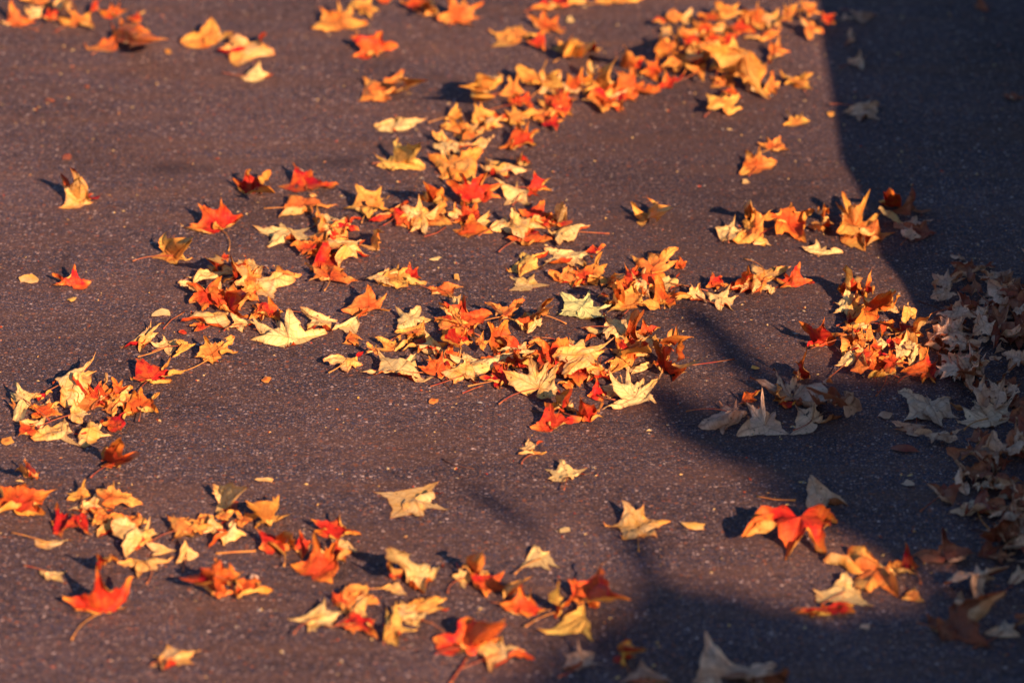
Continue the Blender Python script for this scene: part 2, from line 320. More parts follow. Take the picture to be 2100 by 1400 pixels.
# ---------------------------------------------------------------- the leaves
# each row: kind, where the stalk joins, then the lobe tips clockwise (pixels of the photograph); s = end of its stalk, k = other kind
DATA = """@1
Y 164 414 125 427 134 353 150 342 206 407 190 417 =tall pale yellow leaf standing on its edge alone near the left side
A 354 525 313 530 338 477 397 485 393 532 362 543 s 272 535 d =small amber leaf with two upright horns and a red stalk pointing left
O 453 471 375 468 406 422 453 405 501 443 455 477 s 469 514 =orange cup shaped leaf with a long thin lobe sticking straight up
R 515 396 487 375 517 354 558 358 577 388 534 402 =red leaf with yellow folded underside, beside the flatter red one near the centre left
R 629 380 573 382 597 334 640 354 691 382 =flat red leaf with one slender yellow lobe raised, alone above the heaps
R 147 586 107 570 109 588 154 548 183 581 =small red and amber leaf with one raised point near the left border
A 788 190 736 207 746 168 827 148 895 157 840 186 785 204 =long amber leaf stretched diagonally, alone in the upper middle
Y 803 264 769 260 817 238 872 251 835 270 804 272 =flat pale yellow leaf under the long diagonal amber leaf
R 762 112 725 116 714 76 784 69 820 95 775 118 =bright red leaf with yellow lower rims, alone at the top centre
A 1633 250 1606 257 1612 225 1648 228 1661 251 =little amber leaf lying alone next to the straight shadow edge
A 1588 304 1554 296 1570 282 1601 280 1617 312 =small curled amber leaf, the upper of two touching leaves by the shadow edge
A 1551 342 1515 359 1530 316 1557 305 1590 332 =small curled amber leaf, the lower of two touching leaves by the shadow edge
A 1326 450 1299 422 1326 408 1382 427 1354 447 1318 464 d =amber leaf curled into a ring, alone on the asphalt right of centre
Y 1685 516 1646 511 1673 490 1697 504 1730 519 1683 524 =whitish flat leaf below the big amber leaf on the shadow edge
T 1774 226 1732 230 1790 195 1803 212 1807 247 1762 251 =greyish white leaf lying alone in the dark shade at the top right
T 1762 128 1740 126 1764 102 1776 114 1770 145 =small brown leaf in the shade above the greyish white leaf
R 229 950 206 955 204 929 240 894 286 940 234 960 d k O =orange red leaf with a pointed lobe raised, below the ring heap on the left
Y 1087 916 1066 918 1084 899 1119 906 1096 921 =tiny crumpled pinkish leaf above a flat amber scrap in the lower middle
A 1094 930 1062 935 1094 926 1123 926 =thin flat amber scrap under the tiny crumpled pinkish leaf
Y 1164 974 1121 983 1112 959 1148 942 1206 959 1209 971 1176 983 n =small flat pale star shaped leaf alone in the lower middle
Y 850 1020 797 1064 770 1009 900 986 906 1015 919 1047 866 1063 n =large pale leaf propped up like a tent, alone in the lower middle
Y 1109 1144 1066 1162 1094 1116 1126 1132 1149 1164 1130 1171 =pale leaf folded like a wedge, alone above the red leaves at bottom centre
Y 1310 1080 1274 1105 1243 1079 1276 1024 1322 1027 1374 1069 1345 1100 s 1310 1130 n =pale yellow leaf with upright amber lobes, alone near a slim scrap
T 1675 1012 1657 1040 1661 979 1743 1039 1694 1053 =pale triangular leaf balanced over the orange leaf at the shade edge
O 1643 1058 1706 1078 1681 1142 1610 1149 1531 1127 1545 1085 f =orange red arched leaf with dark veins, standing on its points at the shade edge
A 213 1253 158 1254 132 1218 197 1150 267 1177 255 1243 s 147 1311 k R =broad red leaf with spread points and dark stalk near the bottom left corner
Y 108 1179 82 1170 137 1170 130 1193 96 1191 =short pale scrap of leaf above the broad red leaf at bottom left
Y 103 1113 72 1105 151 1107 99 1126 =long flat pale scrap of leaf at the lower left
Y 355 1346 309 1366 312 1345 343 1319 416 1335 398 1360 333 1385 =pale leaf lying flat near the bottom border, left half
R 1287 1342 1275 1352 1280 1316 1327 1324 1284 1366 =small dark red leaf in the shade at bottom centre
T 1191 1355 1148 1373 1155 1339 1184 1304 1223 1336 1237 1361 1186 1375 =pale cone shaped leaf standing on its rim at bottom centre
T 1320 1385 1271 1397 1312 1358 1383 1397 =brownish leaf cut by the bottom border beside the small dark red leaf
T 1478 1388 1422 1397 1447 1307 1579 1345 1627 1358 1586 1408 =large grey brown leaf with a raised lobe, cut by the bottom border
Y 808 1204 785 1207 816 1195 838 1219 =slim yellow strip of leaf under the bent pale leaf, bottom middle left
@topleft|in the row at the top left corner|12
A 29 47 -5 45 10 18 27 2 71 50 45 55
Y 73 29 50 18 62 6 92 12 97 29 65 38
R 105 36 86 40 100 17 123 20 120 42 100 51
A 80 2 42 2 60 -12 104 -14 114 4
A 130 12 118 20 125 -5 143 -8 150 8
A 165 46 123 43 136 20 149 8 183 38 196 63
O 194 12 183 29 194 -4 207 -3 199 17
O 236 32 206 27 228 3 243 4 260 24 238 40
O 278 34 259 35 283 22 298 26 285 48
A 240 86 177 92 230 48 252 46 349 84 290 97 d
R 292 72 270 79 275 47 309 72
A 432 86 370 88 433 38 480 72 419 94
Y 505 96 450 113 470 78 545 80 560 112 487 136
Y 525 158 495 157 532 127 565 150 521 167
@topmid|in the loose group along the top border|8
A 697 48 641 62 657 18 690 -5 727 -6 751 50
A 750 14 722 2 765 -8 777 22 765 40 735 30
R 790 4 775 1 795 -8 806 0 795 8
O 856 14 820 0 845 -10 870 -4 885 25 860 26
A 885 20 868 28 875 6 905 0 890 30
A 940 36 898 42 915 -7 953 -12 994 4 992 32 970 50
O 1140 12 1088 20 1110 0 1150 -12 1200 -4 1208 12 1150 23
A 1260 4 1222 2 1240 -14 1290 -10 1325 2 1255 9
A 1060 74 1002 97 1001 66 1068 50 1112 70 1047 88
A 1118 55 1083 34 1120 14 1147 28 1163 70 1125 65
O 1105 90 1081 84 1118 68 1117 106 1102 98
R 1190 98 1170 86 1183 54 1228 76 1230 94 1188 106
A 1162 100 1128 100 1141 78 1163 88 1186 115 1158 112
@band|in the long band below the top border|16
A 1003 184 963 178 971 161 1001 157 1018 190
A 1052 190 1025 196 1043 153 1065 150 1078 190 1050 206
A 1098 168 1063 138 1122 129 1150 150 1160 187 1090 182
Y 1134 178 1105 190 1108 144 1150 148 1158 186 1130 198
O 1183 172 1160 187 1163 150 1196 140 1216 156 1195 182
A 1230 178 1206 168 1221 125 1268 110 1256 164 1203 196
A 1290 138 1280 128 1289 97 1302 112 1299 136
R 1308 132 1290 138 1300 122 1320 117 1310 141
A 1300 182 1254 201 1260 148 1286 139 1322 160 1352 188
O 1342 148 1314 152 1318 121 1345 114 1361 135 1350 162
R 1372 172 1345 180 1353 140 1384 150 1408 148 1375 182
R 1070 214 1040 205 1054 194 1086 200 1105 232 1070 222
A 1144 220 1102 206 1165 212 1176 237 1136 234
A 1062 248 1033 225 1050 214 1100 225 1077 255 1045 263
A 986 238 967 250 972 214 986 213 1014 228 1005 253
Y 1008 254 984 262 1000 240 1031 235 1031 256 1005 267
A 935 238 912 248 935 208 948 218 948 246
A 946 268 905 262 918 240 942 245 986 268 950 287
Y 908 284 886 268 905 262 925 290 910 301
A 968 278 944 290 950 270 992 268 966 286
Y 942 296 918 290 945 284 967 300 940 306
Y 993 292 968 296 985 280 1013 275 985 304
O 1072 290 1023 297 1062 262 1084 253 1103 278 1099 300 1047 306
@mid|in the heap above the centre of the photo|12
A 818 336 774 337 773 320 812 283 868 284 868 347 804 348 k YA
A 933 336 901 356 879 317 916 304 990 314 980 371 k YA
Y 915 300 890 300 913 284 945 300 960 320 922 316
Y 1023 352 988 341 995 328 1094 349 1044 367
Y 1068 396 1038 418 1014 366 1061 370 1105 407 1087 418
Y 1062 336 1050 341 1066 310 1079 341
R 1100 386 1082 386 1095 350 1130 368 1133 392 1100 396
O 967 408 914 375 940 364 1001 364 1034 386 1023 411 958 421
O 892 414 858 405 864 368 901 386 920 407 916 423
A 886 448 850 466 866 421 916 428 925 460
Y 934 436 919 434 936 416 955 448 930 447
A 762 426 704 430 727 381 781 387 799 403 800 430 757 449
Y 808 440 752 460 779 445 841 413 818 440 840 465
O 960 472 930 471 941 453 972 438 1011 478 959 487
Y 990 456 971 460 1004 431 1007 456 997 472
Y 1036 456 1006 467 1035 439 1067 444 1075 467
O 1100 446 1062 428 1117 414 1131 444 1084 467
Y 1142 462 1130 452 1153 422 1156 458
Y 1156 476 1126 472 1212 460 1175 491 1145 503
R 1080 486 1037 487 1052 460 1095 465 1132 496 1082 502
@leftmid|in the tall heap left of centre|10
A 622 424 568 446 591 406 646 410 694 426 640 436
Y 596 474 523 459 574 456 637 458 648 490 611 501 545 502
A 657 456 646 450 650 419 668 450 663 494
Y 692 452 662 438 739 447 707 475
R 690 484 671 496 676 460 693 470 715 492
Y 712 504 670 496 752 490 758 524 731 530 697 550
A 761 502 753 510 761 455 771 476
O 642 510 622 502 648 485 660 498 659 526
R 668 536 635 556 658 494 693 522 696 558
A 676 568 635 575 622 543 664 537 706 558 738 579
@leftlow|in the spread heap at centre left|10
Y 436 558 375 568 477 545 480 557 395 580
R 490 566 453 577 472 528 500 545 505 577
O 446 544 429 552 413 522 454 533 467 547
O 461 528 451 528 459 515 473 521 468 539
Y 522 550 472 528 518 533 550 553 536 567 508 567
A 530 577 484 583 536 558 606 574 562 605 491 610 k Y
A 580 566 549 559 564 552 621 567 577 568
Y 398 586 363 585 421 584 402 599
Y 446 584 422 592 452 574 454 593
R 470 630 430 602 473 594 520 591 510 646 451 637
Y 440 650 394 640 471 633 469 674 369 661
Y 497 664 469 672 472 644 527 669 500 682
O 413 670 391 672 414 661 431 666 397 680
O 562 642 541 646 548 603 582 642 576 659
Y 592 692 514 692 516 643 565 648 595 629 670 679 590 708
Y 652 655 614 645 616 630 690 654 684 680 634 678
Y 716 664 683 676 756 638 727 685
A 720 694 701 703 716 680 743 699 737 710
A 757 628 700 636 753 588 797 600 799 630 746 644
A 436 726 399 736 419 695 484 691 488 729 440 742 s 371 763
Y 298 688 245 711 309 658 334 663 323 683 290 721
Y 346 708 311 700 334 683 366 697 351 727
A 378 710 366 697 401 706 352 732
A 808 572 775 577 818 540 845 560 880 580 835 590
Y 784 568 745 578 800 551 826 560 810 582
R 840 568 818 570 840 536 858 548 866 575
@ring|in the curved heap at the left border|12
R 309 776 270 786 281 736 352 730 390 763 352 787
Y 160 772 120 830 111 785 195 723 200 757 174 812 s 90 806
R 196 812 177 812 179 783 208 780 227 824
A 215 800 209 797 214 762 222 789 217 812
O 245 802 226 810 228 773 250 779 272 797 243 818
Y 252 816 231 824 269 788 272 809 243 832
O 288 832 251 850 272 810 292 799 327 808 328 851
A 48 818 22 803 29 779 84 803 66 830 46 864 k Y
A 28 830 18 826 26 819 38 841
R 84 814 57 821 109 808 80 824
O 90 842 60 840 69 825 124 831 126 847 66 858
Y 78 866 62 858 94 854 98 872 37 861
O 56 882 37 895 42 862 72 871 78 890
Y 126 882 62 904 132 856 150 886 167 915
Y 155 848 140 855 150 815 184 849 171 870
Y 184 876 151 890 183 857 212 863 235 892 177 920
R 240 864 211 870 217 853 275 845 243 884
@lowleft|in the heap at the lower left|10
O 62 976 35 962 36 940 58 940 83 968 79 986
O 36 1036 -14 1061 -10 1009 50 981 114 1006 94 1058
A 168 1016 136 1027 135 1008 177 982 190 1017
A 228 1018 206 1002 234 979 272 1013 296 1041 233 1041
Y 194 1034 140 1044 202 1005 231 1048 171 1055
O 122 1070 106 1068 113 1036 142 1054 127 1099
R 164 1068 130 1092 147 1053 172 1061 190 1096
A 212 1060 186 1068 195 1046 244 1057 189 1075
Y 216 1084 191 1089 234 1066 238 1096 199 1103
A 290 1092 232 1079 307 1060 327 1092 256 1144 k Y
Y 340 1126 298 1112 364 1126 308 1140
R 220 1152 193 1128 237 1146 241 1164 216 1168
Y 296 1152 242 1153 267 1139 361 1143 322 1166 281 1185
Y 382 1132 360 1154 381 1104 406 1134
Y 462 1030 451 1049 437 995 515 994 487 1037
A 458 1056 438 1060 458 1047 482 1049 470 1066
A 500 1064 482 1053 502 1045 530 1060 495 1082
Y 466 1092 424 1123 449 1086 487 1059 503 1099 460 1118
A 420 1062 394 1073 412 1054 439 1062 420 1076
A 386 1084 351 1106 337 1057 396 1072 443 1080 400 1099
A 552 1066 521 1080 502 1024 572 1016 594 1056 552 1080
@redheap|in the reddish heap at lower centre left|10
R 558 1112 533 1123 523 1076 577 1103 589 1144
A 584 1116 575 1127 571 1102 603 1088 588 1112
O 622 1124 601 1125 612 1085 637 1112 619 1147
R 688 1096 648 1091 636 1069 699 1047 741 1103 695 1109
Y 702 1114 681 1108 714 1107 737 1130 688 1128
O 660 1168 601 1158 640 1099 683 1126 722 1134 681 1192
R 442 1180 372 1184 437 1142 456 1162 452 1199
A 472 1182 456 1187 468 1154 499 1174 471 1199
A 446 1212 405 1198 440 1188 482 1212 445 1224
O 506 1204 479 1192 521 1188 565 1220 486 1230
@bottom|in the spread group at the bottom|10
Y 856 1176 837 1191 793 1109 860 1160 908 1166 872 1214
R 811 1174 796 1156 798 1127 828 1163 834 1180 809 1184
Y 654 1266 589 1267 667 1226 704 1258 683 1286 633 1295
R 694 1232 681 1227 683 1211 704 1211 717 1246
Y 728 1240 708 1232 746 1216 764 1223 752 1264
O 730 1278 686 1279 718 1257 772 1267 777 1312 727 1301
A 802 1278 786 1319 791 1242 812 1231 854 1285 818 1319 k YA
A 864 1238 819 1250 860 1226 921 1222 919 1250 838 1257 k YA
Y 854 1268 826 1267 879 1251 860 1281
Y 954 1184 929 1182 934 1153 970 1179 955 1208
A 970 1170 948 1172 962 1145 988 1131 1010 1174
R 1000 1204 968 1175 1035 1170 1045 1207 998 1224
O 1054 1198 1040 1196 1081 1185 1074 1212
O 1084 1250 1029 1236 1062 1190 1090 1200 1127 1251 1084 1263
R 1204 1230 1172 1237 1180 1199 1242 1153 1311 1223 1223 1242
A 1142 1254 1134 1265 1144 1192 1156 1225 1179 1211 1155 1255 k YA
A 1190 1266 1111 1296 1199 1238 1219 1315 1160 1290 k YA
R 964 1326 893 1307 973 1270 1052 1256 1023 1305 966 1339
Y 1022 1338 972 1318 1030 1303 1074 1336 1095 1355 1005 1376
@rightlow|in the sunlit group at the lower right|8
A 1796 1170 1693 1139 1740 1136 1862 1155 1878 1187 1846 1228 1773 1228
Y 1732 1212 1671 1211 1736 1173 1790 1241 1675 1231
R 1696 1250 1627 1255 1682 1240 1758 1243 1755 1260 1663 1266
A 1872 1220 1848 1228 1877 1201 1896 1231
R 1866 1158 1844 1162 1855 1110 1887 1160 1867 1178
M 1939 1142 1870 1139 1899 1126 1933 1085 1997 1139
@heap|in the big heap at the centre|16
Y 842 652 814 670 812 632 865 631 889 655 854 662
A 904 594 876 588 910 588 957 582 929 611 886 605
Y 934 618 926 630 929 607 945 603 936 639
R 950 662 895 661 900 629 950 610 1011 641 972 688
A 928 646 902 629 920 628 949 667
A 1036 648 990 620 1014 632 1080 615 1058 644 1024 660
O 1078 664 1047 660 1076 644 1111 648 1083 682
A 1102 642 1094 646 1122 613 1131 629 1110 646 s 1162 664
Y 1095 662 1080 682 1093 645 1111 652
O 1024 698 1013 720 1000 670 1043 658 1065 706 1040 716
A 988 702 977 696 993 682 1002 700 991 720
R 944 704 898 678 930 672 956 674 968 710 918 720
A 856 680 808 683 870 658 876 684 835 701
Y 892 708 853 710 870 675 919 718 895 733
A 805 715 771 713 767 695 822 700 844 710
A 813 762 739 756 760 772 778 712 859 716 889 769 854 778 n k Y
A 770 718 752 702 770 708 780 733 750 727
Y 710 736 664 739 747 720 742 742 714 757
R 896 762 856 751 879 729 908 718 923 757
Y 968 750 910 726 952 720 1058 726 978 765 924 752
Y 955 766 902 760 957 743 979 772 980 785
R 1026 778 983 784 1010 757 1037 740 1054 782 1025 795
Y 1060 714 1020 719 1043 704 1080 702 1096 719
Y 1076 724 1070 733 1080 700 1088 730
R 1066 746 1048 762 1057 728 1094 724 1080 758
A 1106 796 1037 767 1087 732 1125 751 1153 742 1149 808 k Y
Y 1116 742 1099 752 1124 725 1137 741
R 1144 752 1136 756 1138 735 1158 740 1148 768
A 1165 784 1144 788 1187 775 1174 794
Y 1178 708 1132 707 1168 692 1227 692 1182 718 1135 719
A 1198 728 1139 736 1258 692 1230 720 1227 765 1156 777 k Y
Y 1262 672 1197 664 1238 647 1308 645 1287 694 1245 689
A 1292 682 1268 684 1313 638 1306 696
R 1328 682 1307 682 1317 656 1356 674 1338 691
R 1306 702 1285 699 1302 685 1330 711 1308 716
Y 1338 698 1306 686 1345 685 1368 695 1350 715
R 1292 726 1268 712 1327 706 1351 714 1310 741
A 1268 746 1249 744 1275 711 1294 752 1250 768
Y 1312 756 1285 756 1339 748 1295 766
O 1362 754 1338 756 1356 700 1374 675 1392 674 1434 685 1474 720 1406 754 s 1505 736
R 1246 770 1230 767 1252 759 1258 782
A 1302 815 1251 762 1286 754 1322 774 1358 768 1344 822 1238 832 n k Y
Y 1262 800 1236 793 1270 766 1282 814 1248 815
O 1224 808 1205 812 1221 775 1250 802 1238 822
Y 1156 832 1125 838 1150 799 1178 785 1182 838
O 1208 858 1178 850 1183 799 1230 824 1239 863 1195 865
O 1140 868 1087 872 1113 825 1146 856 1199 862 1133 878
@rightmid|in the long heap right of centre|10
A 1078 540 1040 552 1071 518 1128 516 1109 547 1063 570 k YA
Y 1082 580 1043 595 1045 568 1096 561 1126 584
Y 1168 524 1111 548 1115 506 1214 528 1203 545 1179 548
A 1164 570 1124 556 1166 546 1192 587 1150 578
A 1212 560 1193 574 1198 543 1237 516 1246 541 1225 582
O 1222 516 1195 519 1218 505 1244 502 1219 518
A 1254 580 1231 577 1250 568 1297 560 1273 587
A 1340 548 1298 530 1329 518 1390 508 1394 540 1320 572
R 1396 544 1384 550 1390 526 1406 540 1400 556
A 1314 580 1295 556 1322 546 1332 608 1306 612 k Y
Y 1372 580 1345 590 1348 565 1394 565 1409 584 1371 597
O 1366 614 1334 622 1339 566 1384 592 1420 618 1374 630
Y 1427 604 1400 611 1416 578 1437 583 1450 619
G 1194 628 1145 642 1152 608 1209 593 1252 618 1243 649
A 1260 612 1246 619 1272 588 1267 612
O 1236 606 1225 610 1236 598 1248 612
A 1300 624 1242 640 1301 595 1318 628 1353 639
R 1466 578 1448 587 1460 560 1480 571 1490 590
O 1514 578 1493 594 1540 535 1542 566 1527 594
Y 1480 612 1449 596 1497 585 1514 606 1507 636 1478 636
Y 1570 560 1541 543 1589 545 1619 545 1560 574
Y 1556 584 1541 607 1546 565 1575 586
Y 1582 592 1571 599 1581 582 1597 586 1581 605
R 1624 582 1581 567 1612 570 1643 538 1664 578 1600 590
@upright|in the upper group on the shadow edge|10
Y 1496 476 1481 499 1464 471 1508 438 1528 472
A 1537 444 1529 445 1539 409 1543 446
A 1550 466 1503 500 1524 458 1554 438 1582 431 1568 474 1579 505
Y 1566 490 1545 499 1559 478 1582 502
O 1618 462 1560 465 1623 431 1671 438 1654 495 1590 490
A 1688 448 1677 440 1690 406 1701 436 1682 455
R 1684 462 1659 465 1701 430 1694 458 1688 473
A 1752 464 1717 490 1716 421 1735 401 1783 394 1808 430 1775 512
A 1790 478 1734 488 1800 451 1837 474 1774 512
Y 1822 438 1806 426 1832 431 1857 460
R 1822 418 1803 420 1832 391 1838 413
M 1868 432 1833 432 1868 381 1878 424 1907 430
T 1862 462 1835 455 1880 440 1918 450 1885 478
M 1888 478 1862 480 1850 462 1900 450 1919 478 1880 492
T 1868 482 1848 470 1870 462 1888 486 1866 492
@pile|in the sunlit pile on the shadow edge|25
O 1676 698 1636 664 1695 639 1708 685 1678 708
O 1738 598 1719 600 1731 529 1747 566 1741 592
R 1770 602 1748 580 1779 563 1790 584 1777 602
A 1778 590 1773 601 1789 547 1784 600
Y 1744 616 1707 638 1710 619 1730 578 1771 611 1742 646
Y 1754 640 1727 681 1756 595 1773 624 1747 674
O 1794 638 1753 665 1776 598 1847 592 1845 612 1800 654
Y 1830 632 1816 630 1834 622 1844 640
Y 1864 630 1843 624 1866 617 1876 652 1857 672
A 1868 680 1842 690 1905 641 1925 646 1893 680 1880 707
R 1854 680 1831 676 1846 663 1887 671 1860 694
O 1812 666 1791 678 1804 659 1833 656 1828 682 1808 692
A 1740 688 1705 686 1716 678 1775 688 1764 712 1729 736
A 1782 688 1773 698 1782 662 1793 692
R 1758 682 1744 684 1756 660 1768 684
Y 1748 730 1714 751 1740 720 1770 722 1752 742
A 1782 738 1743 762 1774 715 1803 720 1801 745
Y 1854 710 1837 718 1860 674 1865 720
Y 1874 718 1859 704 1885 707 1864 755 1856 730
A 1894 718 1883 706 1901 722 1890 740
Y 1836 736 1817 750 1832 725 1857 734 1848 752
R 1800 752 1762 759 1829 730 1825 742
A 1820 762 1777 775 1818 752 1857 747 1836 769 1794 779
R 1900 764 1849 762 1902 722 1923 738 1918 780 1888 790
R 1824 704 1808 712 1826 690 1842 708
O 1796 712 1782 722 1790 694 1812 706 1806 724
O 1840 700 1822 704 1836 680 1856 692
R 1806 734 1790 742 1806 716 1824 738
@shade|in the shaded drift at the right border|18
T 1970 526 1947 524 1966 518 1982 531
M 1992 552 1955 546 1994 537 2011 544 1986 565
M 2028 546 2017 547 2039 539 2041 548
T 2062 568 2031 554 2070 556 2097 566 2072 579
T 2036 574 2009 556 2040 562 2061 589 2024 581
T 1964 574 1945 570 1981 570 1952 580
T 1934 600 1907 612 1915 577 1944 584 1965 602 1928 615
M 2000 594 1967 598 1998 575 2021 600 1992 609
T 2070 614 2059 590 2097 616 2060 645 2047 647
M 2002 626 1983 620 2009 611 2019 630 1997 659 1982 638
T 2036 628 2024 634 2038 620 2046 634
M 1932 660 1897 674 1930 650 1963 627 1967 660 1920 679
T 2024 652 2007 650 2021 645 2029 659
T 2022 668 2009 681 2016 663 2037 660
M 2048 668 2029 648 2060 664 2065 688
T 1930 692 1913 675 1934 702 1971 697
T 2010 696 1997 701 2016 685 2029 692
T 1976 708 1967 711 1980 701 1984 714
T 1974 734 1951 745 1964 725 2001 723 1992 733
T 2008 742 1963 775 2000 729 2021 725 2027 741 2010 765
T 2044 734 2029 734 2057 732 2047 741
T 2078 730 2065 731 2093 721 2094 735 2068 740
T 1930 752 1915 771 1936 739 1948 735
T 2050 716 2037 727 2056 698 2063 717
T 2072 692 2059 690 2097 679 2076 701
T 2068 760 2055 773 2072 753 2085 745
T 1910 832 1854 860 1841 804 1901 813 1951 814 1968 854 1935 878 n
T 2026 858 1964 862 1944 818 1998 822 2084 804 2098 847 2036 874 n
T 1872 882 1832 880 1827 858 1903 871 1882 894
T 1928 892 1871 892 1938 880 1978 876 1962 899 1911 908
M 2010 896 1979 899 2004 882 2029 880 2038 905
T 2018 922 1997 928 2018 906 2041 910 2019 938
T 2043 916 2033 938 2034 885 2056 919
O 2040 954 1976 934 2020 946 2058 921 2077 943 2040 980 k M
T 1974 968 1967 970 1967 948 1981 964 1987 1016
M 1936 1012 1904 1003 1937 994 1972 997 1953 1037
T 2022 1000 1994 998 2040 981 2083 982 2036 1002
T 2010 1034 1943 1046 1976 1024 2031 1023 2098 1033 2043 1049
M 2080 920 2069 884 2101 908 2102 936 2070 930
T 2084 1112 2055 1127 2071 1097 2104 1085 2104 1124
M 2054 1090 2001 1086 2065 1047 2072 1086 2053 1109
M 2028 1132 2004 1140 2024 1100 2050 1117 2040 1146
T 2000 1180 1942 1197 2002 1151 2069 1164 2022 1190 2035 1253
M 1962 1290 1907 1265 1988 1232 2085 1201 2028 1326 1932 1313
T 2062 1290 2020 1294 2060 1268 2104 1272 2090 1300
T 2076 800 2050 806 2066 786 2096 784 2092 806
T 2064 1010 2040 1022 2060 992 2096 1000 2080 1024
M 2086 646 2070 652 2084 630 2102 640
M 2010 792 1990 806 2002 776 2024 784 2022 812
T 2090 1180 2066 1196 2086 1160 2108 1170
@upshade|in the dim scatter at the top right|4
T 1770 30 1744 22 1771 18 1798 28 1771 50
T 1742 78 1731 94 1744 56 1752 80
T 1736 36 1724 42 1732 26 1750 32
M 2012 14 1998 10 2012 -6 2028 22
M 2076 200 2056 196 2072 188 2102 200 2084 206
@toppile|in the thick pile near the top right|22
R 1352 44 1338 50 1350 33 1372 47
A 1379 34 1362 34 1385 15 1405 34 1384 48
Y 1409 40 1385 38 1421 20 1432 40 1408 50
Y 1370 62 1357 58 1373 50 1382 68 1374 74
O 1457 38 1430 31 1462 20 1484 45 1446 48
A 1494 26 1469 13 1516 4 1526 24 1482 40
A 1448 58 1391 58 1420 44 1490 49 1511 63 1430 69
R 1524 58 1506 52 1537 28 1552 68
A 1551 36 1524 26 1555 2 1566 32 1567 64
Y 1582 42 1564 21 1597 15 1602 52 1582 61
A 1614 30 1595 50 1613 14 1623 -4 1636 6 1622 43
A 1656 22 1632 24 1640 4 1676 8 1683 30 1655 40
O 1698 40 1681 42 1685 28 1717 29 1714 51
A 1660 56 1634 33 1668 46 1686 71 1669 80
A 1564 76 1524 76 1570 66 1607 60 1602 72 1562 84
A 1376 90 1344 84 1364 74 1390 86 1381 103
R 1416 80 1399 62 1432 76 1442 98 1404 88
A 1412 96 1393 100 1410 91 1432 94 1416 106
A 1450 76 1412 72 1450 66 1497 73 1458 82
A 1530 116 1443 97 1505 72 1584 131 1580 193 1506 148 k YA
A 1478 128 1451 148 1478 96 1500 105 1500 148
A 1392 124 1357 137 1376 104 1405 110 1414 135 1392 148
R 1434 120 1412 115 1431 104 1456 120 1438 132
A 1430 148 1404 130 1448 136 1445 171 1432 160
A 1482 166 1454 179 1457 161 1505 154 1511 176
Y 1540 172 1522 170 1530 151 1560 160 1555 190 1536 190
A 1582 176 1569 195 1585 146 1597 170 1592 192
A 1590 108 1574 118 1580 85 1600 75 1618 110 1583 129
A 1634 170 1608 179 1598 146 1656 148 1668 160 1665 182
A 1482 212 1446 231 1448 193 1478 200 1516 193 1521 218
R 1500 192 1482 190 1504 180 1524 205
A 1405 70 1388 62 1400 50 1420 66
@half|in the pale half shaded group right of centre|4
T 1500 846 1431 880 1476 828 1510 816 1538 846 1486 890 s 1407 843
T 1626 818 1545 782 1588 752 1640 762 1700 781 1748 816 1690 826 h
T 1706 822 1696 824 1716 810 1748 822 1777 834 1738 838
O 1652 772 1630 768 1633 740 1653 713 1658 772
M 1568 872 1511 894 1531 826 1562 792 1592 842 1616 888 k T
M 1664 862 1618 890 1634 834 1675 795 1684 850 1726 854 k T
R 1536 818 1514 828 1530 806 1562 798 1552 820
R 1556 850 1548 858 1556 834 1567 860
O 1616 830 1596 824 1640 828 1612 838
A 1600 815 1585 822 1588 790 1626 802 1618 822"""

